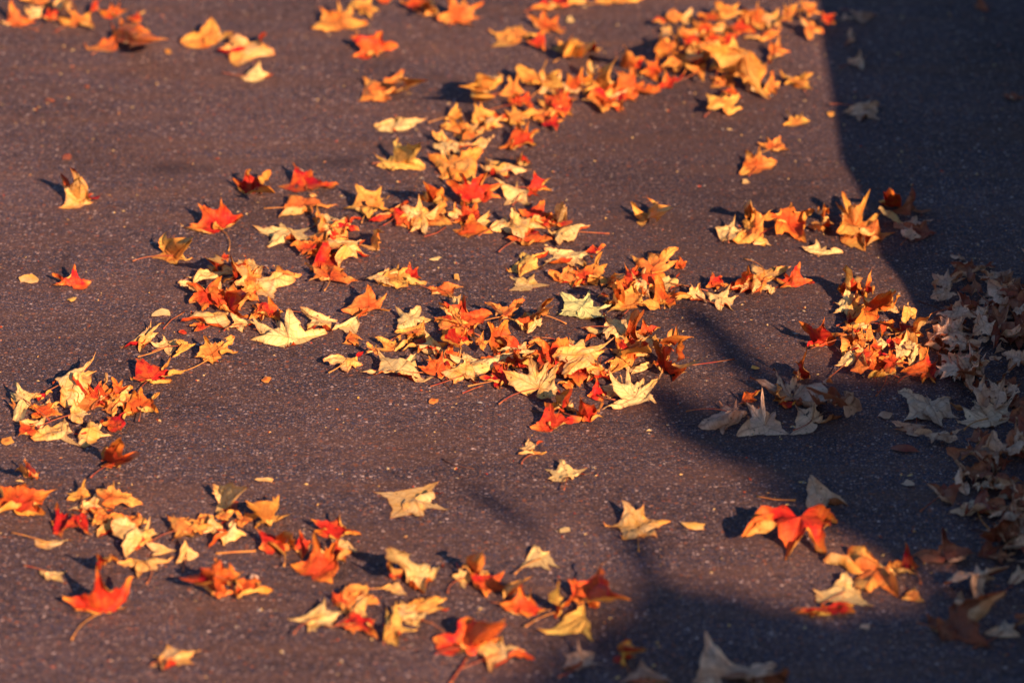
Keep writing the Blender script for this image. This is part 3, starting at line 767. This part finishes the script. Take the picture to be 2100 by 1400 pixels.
F_S = [0.0, 0.045, 0.12, 0.19, 0.25, 0.31, 0.40, 0.52, 0.68, 0.84, 1.0]
def lobe_profile(rg):
    t = rg.uniform(-.05, .03); tooth = rg.uniform(-.03, .07)
    return [1.0, 0.93 + t * .5, 0.81 + t, 0.73 + t, 0.72 + tooth, 0.66 + tooth * .5, 0.60, 0.575, 0.555, 0.54, 0.535]
def leaf_mesh(cx, cy, tips, kind, zoff, rg, flat=False, nholes=False, fan=False):
    N_ = len(tips)
    xs = [t[0] for t in tips] + [cx]; ys = [t[1] for t in tips] + [cy]
    C0 = at(cx, cy, 0); pxm = (at(cx + 1, cy, 0) - C0).length
    wpx = max(xs) - min(xs); hpx = max(ys) - min(ys)
    Rl = min(max(0.69 * max(wpx, 1.2 * hpx) * pxm, 0.018), 0.085)
    # raise the centre until the tips below it can touch the ground
    zc = zoff + 0.004
    for _ in range(60):
        C = at(cx, cy, zc); bad = False
        for (tx, ty) in tips:
            if ty > cy + 3 and (at(tx, ty, zoff + .002) - C).length > 1.2 * Rl: bad = True
        if not bad or zc > zoff + 0.06: break
        zc += 0.001
    T = []
    for (tx, ty) in tips:
        h = zoff + 0.002
        while h < zoff + 0.10 and (at(tx, ty, h) - C).length > Rl * 1.0 and ty < cy + 3: h += 0.001
        T.append(at(tx, ty, h))
    A = {3: 62, 4: 85}.get(N_, 108) if N_ > 2 else 40
    th = [R(-A + 2 * A * i / (N_ - 1)) for i in range(N_)]
    L = [1.0] * N_
    D = [(t - C) * 1.09 for t in T]
    mean = sum(d.length for d in D) / N_
    Fv, Nv = [], []
    for i in range(N_):
        a = D[max(i - 1, 0)]; b = D[min(i + 1, N_ - 1)]
        f = (b - a) / (2 * math.sin(min((th[1] - th[0]), R(80))) if 0 < i < N_ - 1 else max(math.sin(th[1] - th[0]), .5))
        d = D[i].normalized(); f = f - d * f.dot(d)
        if f.length < 1e-5: f = d.cross(Vector((0, -.5, 1)))
        ln = min(max(f.length * 1.08, 0.54 * mean), 1.25 * mean); f = f.normalized() * ln
        n_ = f.cross(d).normalized()
        Fv.append(f); Nv.append(n_)
    # keep the frames turned the same way round
    ref = sum(Nv, Vector());  ref = ref.normalized() if ref.length > .1 else Vector((0, -.4, 1)).normalized()
    vw = (CP - C).normalized()
    if ref.dot(vw) < -0.2: ref = -ref
    for i in range(N_):
        if Nv[i].dot(ref) < -0.35: Nv[i] = -Nv[i]; Fv[i] = -Fv[i] * 0.6
    # curl: + lifts the lobe edges towards the side facing up
    base = {'Y': -.9, 'B': -1.0, 'G': -.8, 'A': .6, 'O': 1.2, 'R': 1.3, 'T': -.9, 'M': 1.0}[kind]
    kap = [base * rg.uniform(.5, 1.5) + rg.uniform(-.6, .6) for _ in range(N_)]
    folds = {'Y': (-1.6, -.3, .2, 1.9), 'B': (-1.6, -.3, .2, 1.9), 'G': (-1, 0, 0, .6), 'A': (-1.2, -.4, .6, 2.8), 'O': (-.6, .3, 1.6, 3.1), 'R': (-.3, .4, 1.6, 3.2), 'T': (-1.6, -.3, .4, 2.4), 'M': (-.8, .2, 1.2, 2.8)}[kind]
    fold = [(rg.choice(folds) * rg.uniform(.85, 1.35), rg.choice(folds) * rg.uniform(.85, 1.35)) for _ in range(N_)]
    if flat: kap = [q * .3 for q in kap]; fold = [(p_ * .25, q_ * .25) for p_, q_ in fold]
    bow = [rg.uniform(-.10, .16) * (1 if base > 0 else -1) for _ in range(N_)]
    hook = [rg.choice([0, 0, .8, 1.2, -1]) * rg.uniform(.5, 1.5) * (1 if base > 0 else .6) for _ in range(N_)]
    prof = [(lobe_profile(rg), lobe_profile(rg)) for _ in range(N_)]
    cols = []   # (theta, radius, lobe i, lobe j, weight, s)
    gap = th[1] - th[0]; egap = (R(30) if fan else math.pi - R(6) - th[-1])
    for i in range(N_ + 1):
        if i == 0:
            for s, r in reversed(list(zip(F_S, prof[0][0]))):
                if s > 0: cols.append((th[0] - s * egap, (r if s < .5 else r * (1 - .55 * (s - .5) * 2)), 0, 0, 0.0, s, 0))
        elif i == N_:
            for s, r in zip(F_S, prof[-1][1]): cols.append((th[-1] + s * egap, (r if s < .5 else r * (1 - .55 * (s - .5) * 2)), N_ - 1, N_ - 1, 0.0, s, N_ - 1))
        else:
            for s, r in zip(F_S, prof[i - 1][1]): cols.append((th[i - 1] + s * gap / 2, r, i - 1, i, s / 2, s, i - 1))
            for s, r in reversed(list(zip(F_S, prof[i][0]))):
                if 0 < s < 1: cols.append((th[i] - s * gap / 2, r, i - 1, i, 1 - s / 2, s, i))
    seed = Vector((rg.uniform(0, 90), rg.uniform(0, 90), rg.uniform(0, 90)))
    def place(i, x, y):
        e = Vector((math.sin(th[i]), math.cos(th[i]))); f = Vector((math.cos(th[i]), -math.sin(th[i])))
        a = x * e.x + y * e.y; q = x * f.x + y * f.y
        k = kap[i] * (.35 + .8 * max(a, 0)); 
        if abs(k) < .05: k = .05
        al = max(min(k * q, 2.6), -2.6)
        xx = math.sin(al) / k; nn = (1 - math.cos(al)) / k
        P = C + D[i] * a + Fv[i] * xx + Nv[i] * mean * nn
        P += Nv[i] * mean * (bow[i] * 4 * a * (1 - a) if 0 < a < 1 else 0)
        if a > .72: P += Nv[i] * mean * hook[i] * (a - .72) ** 2 * 2.0
        return P
    holes = [(rg.uniform(-.6, .6), rg.uniform(-.1, .7), rg.uniform(.03, .09)) for _ in range(7 if nholes else (rg.choice([1, 1, 2, 3]) if rg.random() < .22 else 0))]
    RINGS = [0.12, 0.25, 0.38, 0.50, 0.61, 0.70, 0.78, 0.86, 0.93, 1.0]; RC = .61
    verts = [C.copy()]; att = [(1.0, 0, 0)]; rim = [0.0]; nc = len(cols)
    for (t, r, i, j, wgt, s, own) in cols:
        jag = 1 + .03 * noise.noise(seed + Vector((t * 9, 0, 0))) if s > .1 else 1
        for rr in RINGS:
            w_ = wgt * wgt * (3 - 2 * wgt)
            def base_at(q_):
                x_ = math.sin(t) * r * q_ * jag; y_ = math.cos(t) * r * q_ * jag
                return place(i, x_, y_) if i == j else place(i, x_, y_) * (1 - w_) + place(j, x_, y_) * w_
            x = math.sin(t) * r * rr; y = math.cos(t) * r * rr
            P = base_at(rr)
            nn = Nv[i].lerp(Nv[j], wgt); nn = nn.normalized() if nn.length > .05 else ref
            fo = fold[own][0 if t < th[own] else 1] * min(1.0, .18 + s * 2.6)
            if s > .8: fo = fo * (1 - (s - .8) * 2.0)
            if rr > RC and abs(fo) > .05:
                Pc = base_at(RC); dv = (Pc - base_at(RC - .05)) / .05
                if dv.length > mean * .9: dv = dv * (mean * .9 / dv.length)
                u = rr - RC; kk = fo / (1 - RC)
                n2 = nn - dv.normalized() * nn.dot(dv.normalized()) if dv.length > 1e-6 else nn
                n2 = n2.normalized() if n2.length > .05 else nn
                P = Pc + dv * (math.sin(kk * u) / kk) + n2 * dv.length * ((1 - math.cos(kk * u)) / kk)
            q = Vector((x, y, 0))
            cr = noise.noise(seed + q * 2.6) * .14 + noise.noise(seed + q * 7.0) * .042 + (.5 - abs(noise.noise(seed + q * 4.5 + Vector((7, 3, 1))) * 2)) * .05 + noise.noise(seed + q * 16.0) * .010
            P = P + nn * mean * cr * min(1, rr * 2.2)
            dth = t - th[own]; a = r * rr * math.cos(dth); qq = abs(r * rr * math.sin(dth))
            P.z = max(P.z, .0012 + .0008 * rr)
            verts.append(P)
            att.append((1.0 if s == 0 else (0.55 * (1 - rr) if s < .05 else 0.0), a, qq)); rim.append(1.0 if rr > .99 else (.35 if rr > .94 else 0.0))
    faces = []; n = len(RINGS)
    for c in range(nc - 1):
        a0 = 1 + c * n; b0 = a0 + n
        faces.append((0, b0, a0))
        for k in range(n - 1):
            pq = att[a0 + k + 1]; tq = cols[c][0]; hx = math.sin(tq) * cols[c][1] * RINGS[k + 1]; hy = math.cos(tq) * cols[c][1] * RINGS[k + 1]
            if any(((hx - ux) / ur) ** 2 + ((hy - uy) / (ur * 1.5)) ** 2 < 1 for ux, uy, ur in holes): continue
            faces.append((a0 + k, b0 + k, b0 + k + 1, a0 + k + 1))
    # make the first side face the lobe normals
    tot = 0
    for f in faces[::23]:
        p = [verts[q] for q in f]; nn = (p[1] - p[0]).cross(p[2] - p[0]); tot += nn.dot(ref)
    if tot < 0: faces = [tuple(reversed(f)) for f in faces]
    # nothing below the asphalt, and the lowest edge touches it
    return verts, faces, att, rim, C, mean, T

ORD = ['', 'second ', 'third ', 'fourth ', 'fifth ', 'sixth ', 'seventh ', 'eighth ', 'ninth ', 'tenth ', 'eleventh ', 'twelfth ', 'thirteenth ', 'fourteenth ', 'fifteenth ', 'sixteenth ', 'seventeenth ', 'eighteenth ', 'nineteenth ', 'twentieth ']
clusters = {}; rows = []; cur = None
for line in DATA.strip().split('\n'):
    if line[0] == '@':
        q = line[1:].split('|'); cur = q[0]
        if len(q) > 1: clusters[cur] = (q[1], float(q[2]) / 1000)
        continue
    lab = None
    if '=' in line: line, lab = line.split('=')
    tk = line.split(); kind = tk[0]; nums = []; stem = None; i = 1; holed = False; fan = False; dome = False; smooth_ = False
    while i < len(tk):
        if tk[i] == 's': stem = (float(tk[i + 1]), float(tk[i + 2])); i += 3
        elif tk[i] == 'h': holed = True; i += 1
        elif tk[i] == 'n': smooth_ = True; i += 1
        elif tk[i] == 'f': fan = True; i += 1
        elif tk[i] == 'd': dome = True; i += 1
        elif tk[i] == 'k': kind = 'B' if tk[i + 1] == 'YA' else tk[i + 1]; i += 2
        else: nums.append(float(tk[i])); i += 1
    pts = list(zip(nums[0::2], nums[1::2]))
    x0 = min(p[0] for p in pts); x1 = max(p[0] for p in pts); y0 = min(p[1] for p in pts); y1 = max(p[1] for p in pts)
    rows.append(dict(kind=kind, c=pts[0], tips=pts[1:], stem=stem, holed=holed, fan=fan, dome=dome, flat=smooth_, lab=lab, cl=cur, area=(x1 - x0) * (y1 - y0), x=(x0 + x1) / 2, i=len(rows)))
big = sorted(rows, key=lambda r: (-1e9 if (r['lab'] or r['stem']) else -r['area']))[:310]
keep = set(r['i'] for r in big)
for cl in clusters:
    for kd in NAMES:
        g_ = sorted([r for r in rows if r['cl'] == cl and r['kind'] == kd], key=lambda r: r['x'])
        n = len(g_); ph = clusters[cl][0]; nm = NAMES[kd]
        for i, r in enumerate(g_):
            if n == 1: r['lab'] = 'only %s leaf %s' % (nm, ph)
            elif i < (n + 1) // 2 or n - i > 20: r['lab'] = '%s%s leaf from the left %s' % (ORD[i], nm, ph) if i else 'leftmost %s leaf %s' % (nm, ph)
            else:
                k = n - 1 - i; r['lab'] = '%s%s leaf from the right %s' % (ORD[k], nm, ph) if k else 'rightmost %s leaf %s' % (nm, ph)

def stalk(p0, p1, r0=.0011, r1=.0008, sag=.3, rg=random):
    pts = []
    side = (p1 - p0).cross(Vector((0, 0, 1))) * rg.uniform(-.14, .14)
    for i in range(8):
        t = i / 7; p = p0.lerp(p1, t) + side * 4 * t * (1 - t) + Vector((0, 0, 1)) * (p1 - p0).length * sag * .35 * t * (1 - t)
        p.z = max(p.z, .0015); pts.append(p)
    rr = [r1 + (r0 - r1) * abs(1 - 2 * i / 7) for i in range(8)]; rr[-1] = r0 * 1.5
    return tube(pts, rr, 5)

sv, sf, sa, sr, smi = [], [], [], [], []
KORD = list(PAL)
for r in rows:
    rg = random.Random(1000 + r['i'] * 7)
    zm = clusters.get(r['cl'], ('', 0))[1]
    zoff = rg.uniform(0, 1) ** 1.6 * zm
    if len(r['tips']) < 2: continue
    # of a few crumplings keep the one that lies most like the leaf on the photograph
    best = None; allp = r['tips'] + [r['c']]
    bx = (min(p[0] for p in allp), max(p[0] for p in allp), min(p[1] for p in allp), max(p[1] for p in allp)); ex = max(bx[1] - bx[0], 30.0)
    for attempt in range(6 if r['area'] > 1200 else 3):
        rq = random.Random(1000 + r['i'] * 7 + attempt * 9001)
        res = leaf_mesh(r['c'][0], r['c'][1], r['tips'], 'Y' if r['dome'] else r['kind'], zoff, rq, flat=r['flat'], nholes=r['holed'], fan=r['fan'])
        V = res[0]; wrong = tot_ = 0.0
        for ff in res[1][::5]:
            n_ = (V[ff[1]] - V[ff[0]]).cross(V[ff[2]] - V[ff[0]]); a_ = n_.dot((CP - V[ff[0]]).normalized()); s_ = n_.dot(TO_SUN)
            tot_ += abs(a_)
            if a_ * s_ < 0: wrong += abs(a_) + abs(s_)
            else: wrong += max(0.0, .45 * n_.length - abs(s_)) * .7
        q = [px_of(p) for p in V[::6]]
        qb = (min(p[0] for p in q), max(p[0] for p in q), min(p[1] for p in q), max(p[1] for p in q))
        score = wrong / max(tot_, 1e-9) + .6 * sum(abs(a_ - b_) for a_, b_ in zip(bx, qb)) / ex
        if best is None or score < best[0]: best = (score, res)
        if score < .16: break
    v, f, att, rim, C, mean, T = best[1]
    if r['i'] not in keep:
        b = len(sv); sv += v; sf += [tuple(q + b for q in ff) for ff in f]; sa += att; sr += rim; smi += [KORD.index(r['kind'])] * len(f)
        continue
    org = Vector((C.x, C.y, 0))
    o = link('maple_leaf', [q - org for q in v], f, MAT[r['kind']], attrs=(att, rim)); o.location = org
    tag(o, r['lab'], 'leaf', ('maple leaves ' + clusters[r['cl']][0]) if r['cl'] in clusters else 'single maple leaves scattered on the asphalt')
    if r['stem']: end = at(r['stem'][0], r['stem'][1], .003)
    elif rg.random() < .55:
        d = (T[0] + T[-1]) / 2 - C; d.z = 0
        if d.length < .01: d = Vector((rg.uniform(-1, 1), -1, 0))
        d = Vector((d.x + rg.gauss(0, .02), d.y + rg.gauss(0, .02), 0)).normalized()
        end = C + d * rg.uniform(.045, .08); end.z = rg.uniform(.002, .012)
    else: end = None
    if end is not None:
        sv_, sf_ = stalk(C, end, rg=rg)
        link('stem', [q - org for q in sv_], sf_, M_STEMY if rg.random() < .3 else M_STEM, o)

# ---- leaves too small or buried to single out: one mass filling the piles
def random_leaf(px, py, size, kind, z, rg):
    n = rg.choice([5, 5, 4, 6]); a0 = rg.uniform(0, 6.28); tips = []
    lx = rg.uniform(.65, 1.1); up = rg.uniform(.35, .8)
    for i in range(n):
        a = a0 + i * 2 * math.pi * .86 / n
        tips.append((px + math.sin(a) * size * lx * rg.uniform(.8, 1.1), py - math.cos(a) * size * up * rg.uniform(.7, 1.2)))
    return leaf_mesh(px, py, tips, kind, z, rg)
rg = random.Random(11)
def fill(poly, count, kinds, size, zr):
    xs = [q[0] for q in poly]; ys = [q[1] for q in poly]; k = 0
    while k < count:
        x = rg.uniform(min(xs), max(xs)); y = rg.uniform(min(ys), max(ys))
        if not inside(poly, x, y): continue
        kd = rg.choice(kinds); v, f, att, rim, C, mean, T = random_leaf(x, y, size * rg.uniform(.7, 1.15), kd, rg.uniform(*zr), rg)
        b = len(sv); sv.extend(v); sf.extend([tuple(q + b for q in ff) for ff in f]); sa.extend(att); sr.extend(rim); smi.extend([KORD.index(kd)] * len(f)); k += 1
for args in [
 ([(840, 690), (1000, 640), (1100, 700), (1330, 690), (1300, 770), (1050, 770), (860, 740)], 14, 'AYYOA', 50, (0.0, .008)),
 ([(1060, 550), (1400, 560), (1600, 560), (1580, 590), (1330, 600)], 9, 'AYYOA', 44, (0.0, .008)),
 ([(560, 440), (700, 430), (720, 520), (660, 550)], 5, 'AYOAR', 46, (0.0, .008)),
 ([(720, 420), (1120, 450), (1150, 480), (960, 480)], 7, 'AYOAR', 46, (0.0, .008)),
 ([(60, 840), (250, 810), (270, 840), (100, 890)], 5, 'AYOAR', 46, (0.0, .008)),
 ([(130, 1040), (240, 1040), (480, 1080), (300, 1140)], 5, 'AYOAR', 46, (0.0, .008)),
 ([(400, 560), (560, 570), (600, 650), (440, 640)], 5, 'AYOAR', 46, (0.0, .008)),
 ([(900, 260), (1060, 200), (1400, 150), (1400, 180), (1050, 280)], 12, 'AYAOR', 42, (0.0, .008)),
 ([(600, 1110), (720, 1110), (860, 1270), (700, 1270)], 6, 'AYOAR', 46, (0.0, .006)),
 ([(1930, 560), (2100, 530), (2120, 560), (2120, 830), (1990, 800), (1930, 770), (1915, 690)], 42, 'TTTMMM', 48, (0.0, .035)),
 ([(2000, 870), (2120, 840), (2120, 1200), (2010, 1150), (1960, 1040), (1990, 960)], 26, 'TTMM', 48, (0.0, .03)),
 ([(1730, 640), (1860, 640), (1900, 720), (1840, 750), (1760, 730)], 12, 'AORY', 34, (0.0, .03)),
 ([(1400, 60), (1590, 50), (1580, 160), (1440, 150)], 10, 'AORA', 34, (0.0, .03)),
 ([(2110, 500), (2330, 500), (2330, 1500), (2110, 1500)], 130, 'TTTMM', 46, (0.0, .04)),
]: fill(*args)
lit = link('leaf_litter', sv, sf, [MAT[k] for k in KORD], attrs=(sa, sr)); lit.data.polygons.foreach_set('material_index', smi)
tag(lit, 'small and half buried maple leaves filling the piles between the larger ones', 'leaves', None, 'stuff')

# ---- loose stalks and twigs
def loose(name, pts, mat, label, rad=.0011):
    P = [at(x, y, .002 + .003 * (i % 2)) for i, (x, y) in enumerate(pts)]
    Q = []
    for i in range(len(P) - 1):
        for k in range(4): Q.append(P[i].lerp(P[i + 1], k / 4))
    Q.append(P[-1]); org = Vector((P[0].x, P[0].y, 0))
    v, f = tube([q - org for q in Q], [rad * (1.4 if i in (0, len(Q) - 1) else 1) for i in range(len(Q))], 6)
    o = link(name, v, f, mat); o.location = org; tag(o, label, 'leaf stalk', 'bare leaf stalks lying on the asphalt')
loose('leaf_stalk', [(443, 1134), (480, 1131), (524, 1129)], M_STEMY, 'straight yellow leaf stalk between two heaps at the lower left', .0016)
loose('leaf_stalk', [(908, 941), (930, 953), (972, 961)], M_TWIG, 'dark bent stalk alone on bare asphalt in the lower middle', .0010)
loose('leaf_stalk', [(1552, 1017), (1590, 1024), (1632, 1025)], M_STEMY, 'thin orange stalk lying left of the pale triangular leaf')
loose('leaf_stalk', [(958, 1348), (940, 1375), (922, 1402)], M_STEM, 'thick brownish stalk cut by the bottom border', .0020)
loose('leaf_stalk', [(870, 485), (895, 478), (915, 465)], M_STEM, 'short red stalk under the heap above the centre')
loose('leaf_stalk', [(948, 806), (970, 797), (990, 790)], M_STEM, 'red stalk sticking out below the big centre heap on the left')
loose('leaf_stalk', [(1166, 474), (1200, 476), (1250, 479)], M_STEM, 'faint red stalk right of the heap above the centre')
loose('leaf_stalk', [(335, 674), (352, 655), (378, 640)], M_STEM, 'curved red stalk above the pale leaf at the centre left')
loose('leaf_stalk', [(905, 779), (915, 788), (924, 798)], M_TWIG, 'short dark stalk below the pale curled leaf of the centre heap')
loose('leaf_stalk', [(1090, 842), (1120, 846), (1160, 838)], M_TWIG, 'thin dark curved stalk between the centre heap and the front leaf')
loose('leaf_stalk', [(1520, 700), (1700, 700), (1700, 700)], M_TWIG, '', .0001) if False else None
loose('leaf_stalk', [(1885, 617), (1920, 630), (1948, 642)], M_TWIG, 'long dark stalk reaching from the sunlit pile into the shaded drift')

# ---- scraps of leaf
SCR = [(60, 572, 22, 9, 'Y', 'pale yellow boat shaped scrap near the left border'), (148, 612, 10, 6, 'Y', 'tiny pale scrap below the small red leaf near the left border'),
 (136, 322, 11, 8, 'M', 'small dark curled bud above the tall pale leaf at left'), (331, 641, 20, 8, 'Y', 'pale curled scrap above the pale leaf at the centre left'),
 (375, 679, 10, 4, 'O', 'orange scrap beside the spread heap at centre left'), (103, 204, 14, 4, 'M', 'blurred orange strip scrap at the upper left'),
 (178, 175, 7, 5, 'M', 'round blurred orange scrap right of the orange strip at the upper left'), (345, 105, 9, 8, 'A', 'little amber scrap under the long amber leaf at top left'),
 (640, 398, 12, 4, 'Y', 'pale scrap above the tall heap left of centre'), (893, 528, 16, 4, 'Y', 'slim whitish strip scrap below the heap above the centre'),
 (937, 567, 6, 8, 'Y', 'tiny whitish scrap left of the long heap right of centre'), (545, 776, 11, 7, 'A', 'small peach scrap alone on bare asphalt at centre left'),
 (889, 820, 11, 5, 'A', 'small amber scrap alone below the big centre heap'), (1423, 1075, 24, 7, 'Y', 'slim pale orange scrap right of the pale leaf with upright lobes'),
 (1159, 1084, 10, 6, 'Y', 'small pinkish white scrap between the tent leaf and the folded wedge leaf'), (1530, 371, 10, 4, 'Y', 'tiny pale scrap below the two touching amber leaves'),
 (15, 902, 13, 7, 'A', 'small amber scrap on the left border under the ring heap'), (1170, 40, 11, 8, 'Y', 'blurred pale scrap at the top middle'),
 (1704, 232, 9, 7, 'A', 'amber scrap exactly on the straight shadow edge'), (544, 982, 20, 4, 'Y', 'thin pale strip scrap above the lower left heap'),
 (1854, 918, 26, 8, 'M', 'pinkish curled scrap below the large tan leaves'), (1815, 848, 14, 8, 'T', 'grey curled scrap left of the large tan leaves'),
 (1862, 990, 12, 6, 'T', 'faint pale scrap in the shade at the lower right'), (1548, 752, 10, 4, 'Y', 'small pale scrap above the holed leaf in the half shade'),
 (1664, 578, 8, 5, 'R', 'tiny red scrap right of the red leaf in the long heap'), (120, 1088, 10, 3, 'O', 'tiny orange scrap by the long pale scrap at lower left'),
 (1180, 630, 9, 5, 'Y', 'tiny pale scrap at the end of a red stalk near the green leaf'), (519, 1180, 10, 6, 'T', 'tiny white scrap on the reddish heap at lower left'),
 (620, 352, 9, 6, 'T', 'round whitish pebble like scrap behind the flat red leaf'), (1774, 1282, 9, 5, 'T', 'pale grey scrap in the dark shade at the lower right'),
 (850, 157, 0, 0, 'A', '')]
for (x, y, wx, hy, kd, lab) in SCR:
    if not lab: continue
    rg = random.Random(int(x * 3 + y)); n = 9
    C = at(x, y, .006); org = Vector((C.x, C.y, 0)); pm = .00083
    vs_ = [C - org]; att = [(0, 0, 0)]; rim = [0]
    ang = rg.uniform(-.4, .4)
    for ring in (.5, 1.0):
        for k in range(n):
            t = 2 * math.pi * k / n; q = rg.uniform(.75, 1.2) * ring
            dx = math.cos(t) * wx * q * pm; dy = math.sin(t) * hy * q * pm / .55
            p = Vector((dx * math.cos(ang) - dy * math.sin(ang), dx * math.sin(ang) + dy * math.cos(ang), .006 - .0045 * ring + .004 * rg.random() * ring + .35 * abs(dy) * (dy > 0)))
            p.z = max(p.z, .0012); vs_.append(p); att.append((0, .5, .2)); rim.append(0)
    fs_ = [(0, 1 + k, 1 + (k + 1) % n) for k in range(n)] + [(1 + k, 1 + n + k, 1 + n + (k + 1) % n, 1 + (k + 1) % n) for k in range(n)]
    o = link('leaf_scrap', vs_, fs_, MAT[kd], attrs=(att, rim)); o.location = org
    tag(o, lab, 'leaf scrap', 'broken scraps of leaf on the asphalt')

# ---- crumbs and grit: nobody could count them
rg = random.Random(3); vs_, fs_, mi = [], [], []
for _ in range(2600):
    x = rg.uniform(-1.15, 1.15); y = rg.uniform(-1.5, 2.3); s = rg.choice([.0008, .001, .0012, .0015, .002, .003]) * rg.uniform(.7, 1.2); z = s * .5
    b = len(vs_); a = rg.uniform(0, 6.28); st = rg.uniform(1, 2.4)
    for k in range(5):
        t = a + k * 1.2566 + rg.uniform(-.3, .3); q = s * rg.uniform(.6, 1.2)
        lx = math.cos(t) * q * st; ly = math.sin(t) * q
        vs_.append((x + lx * math.cos(a) - ly * math.sin(a), y + lx * math.sin(a) + ly * math.cos(a), .0008 + z * rg.uniform(.1, .9)))
    vs_.append((x, y, z * 1.6 + .001))
    for k in range(5): fs_.append((b + 5, b + k, b + (k + 1) % 5)); mi.append(rg.choice([0, 0, 1, 2, 2]))
crm = link('leaf_crumbs', vs_, fs_, [MAT['Y'], MAT['O'], M_STONE], smooth=False); crm.data.polygons.foreach_set('material_index', mi)
tag(crm, 'dry crumbs of leaf and grit strewn over the asphalt', 'crumbs', None, 'stuff')
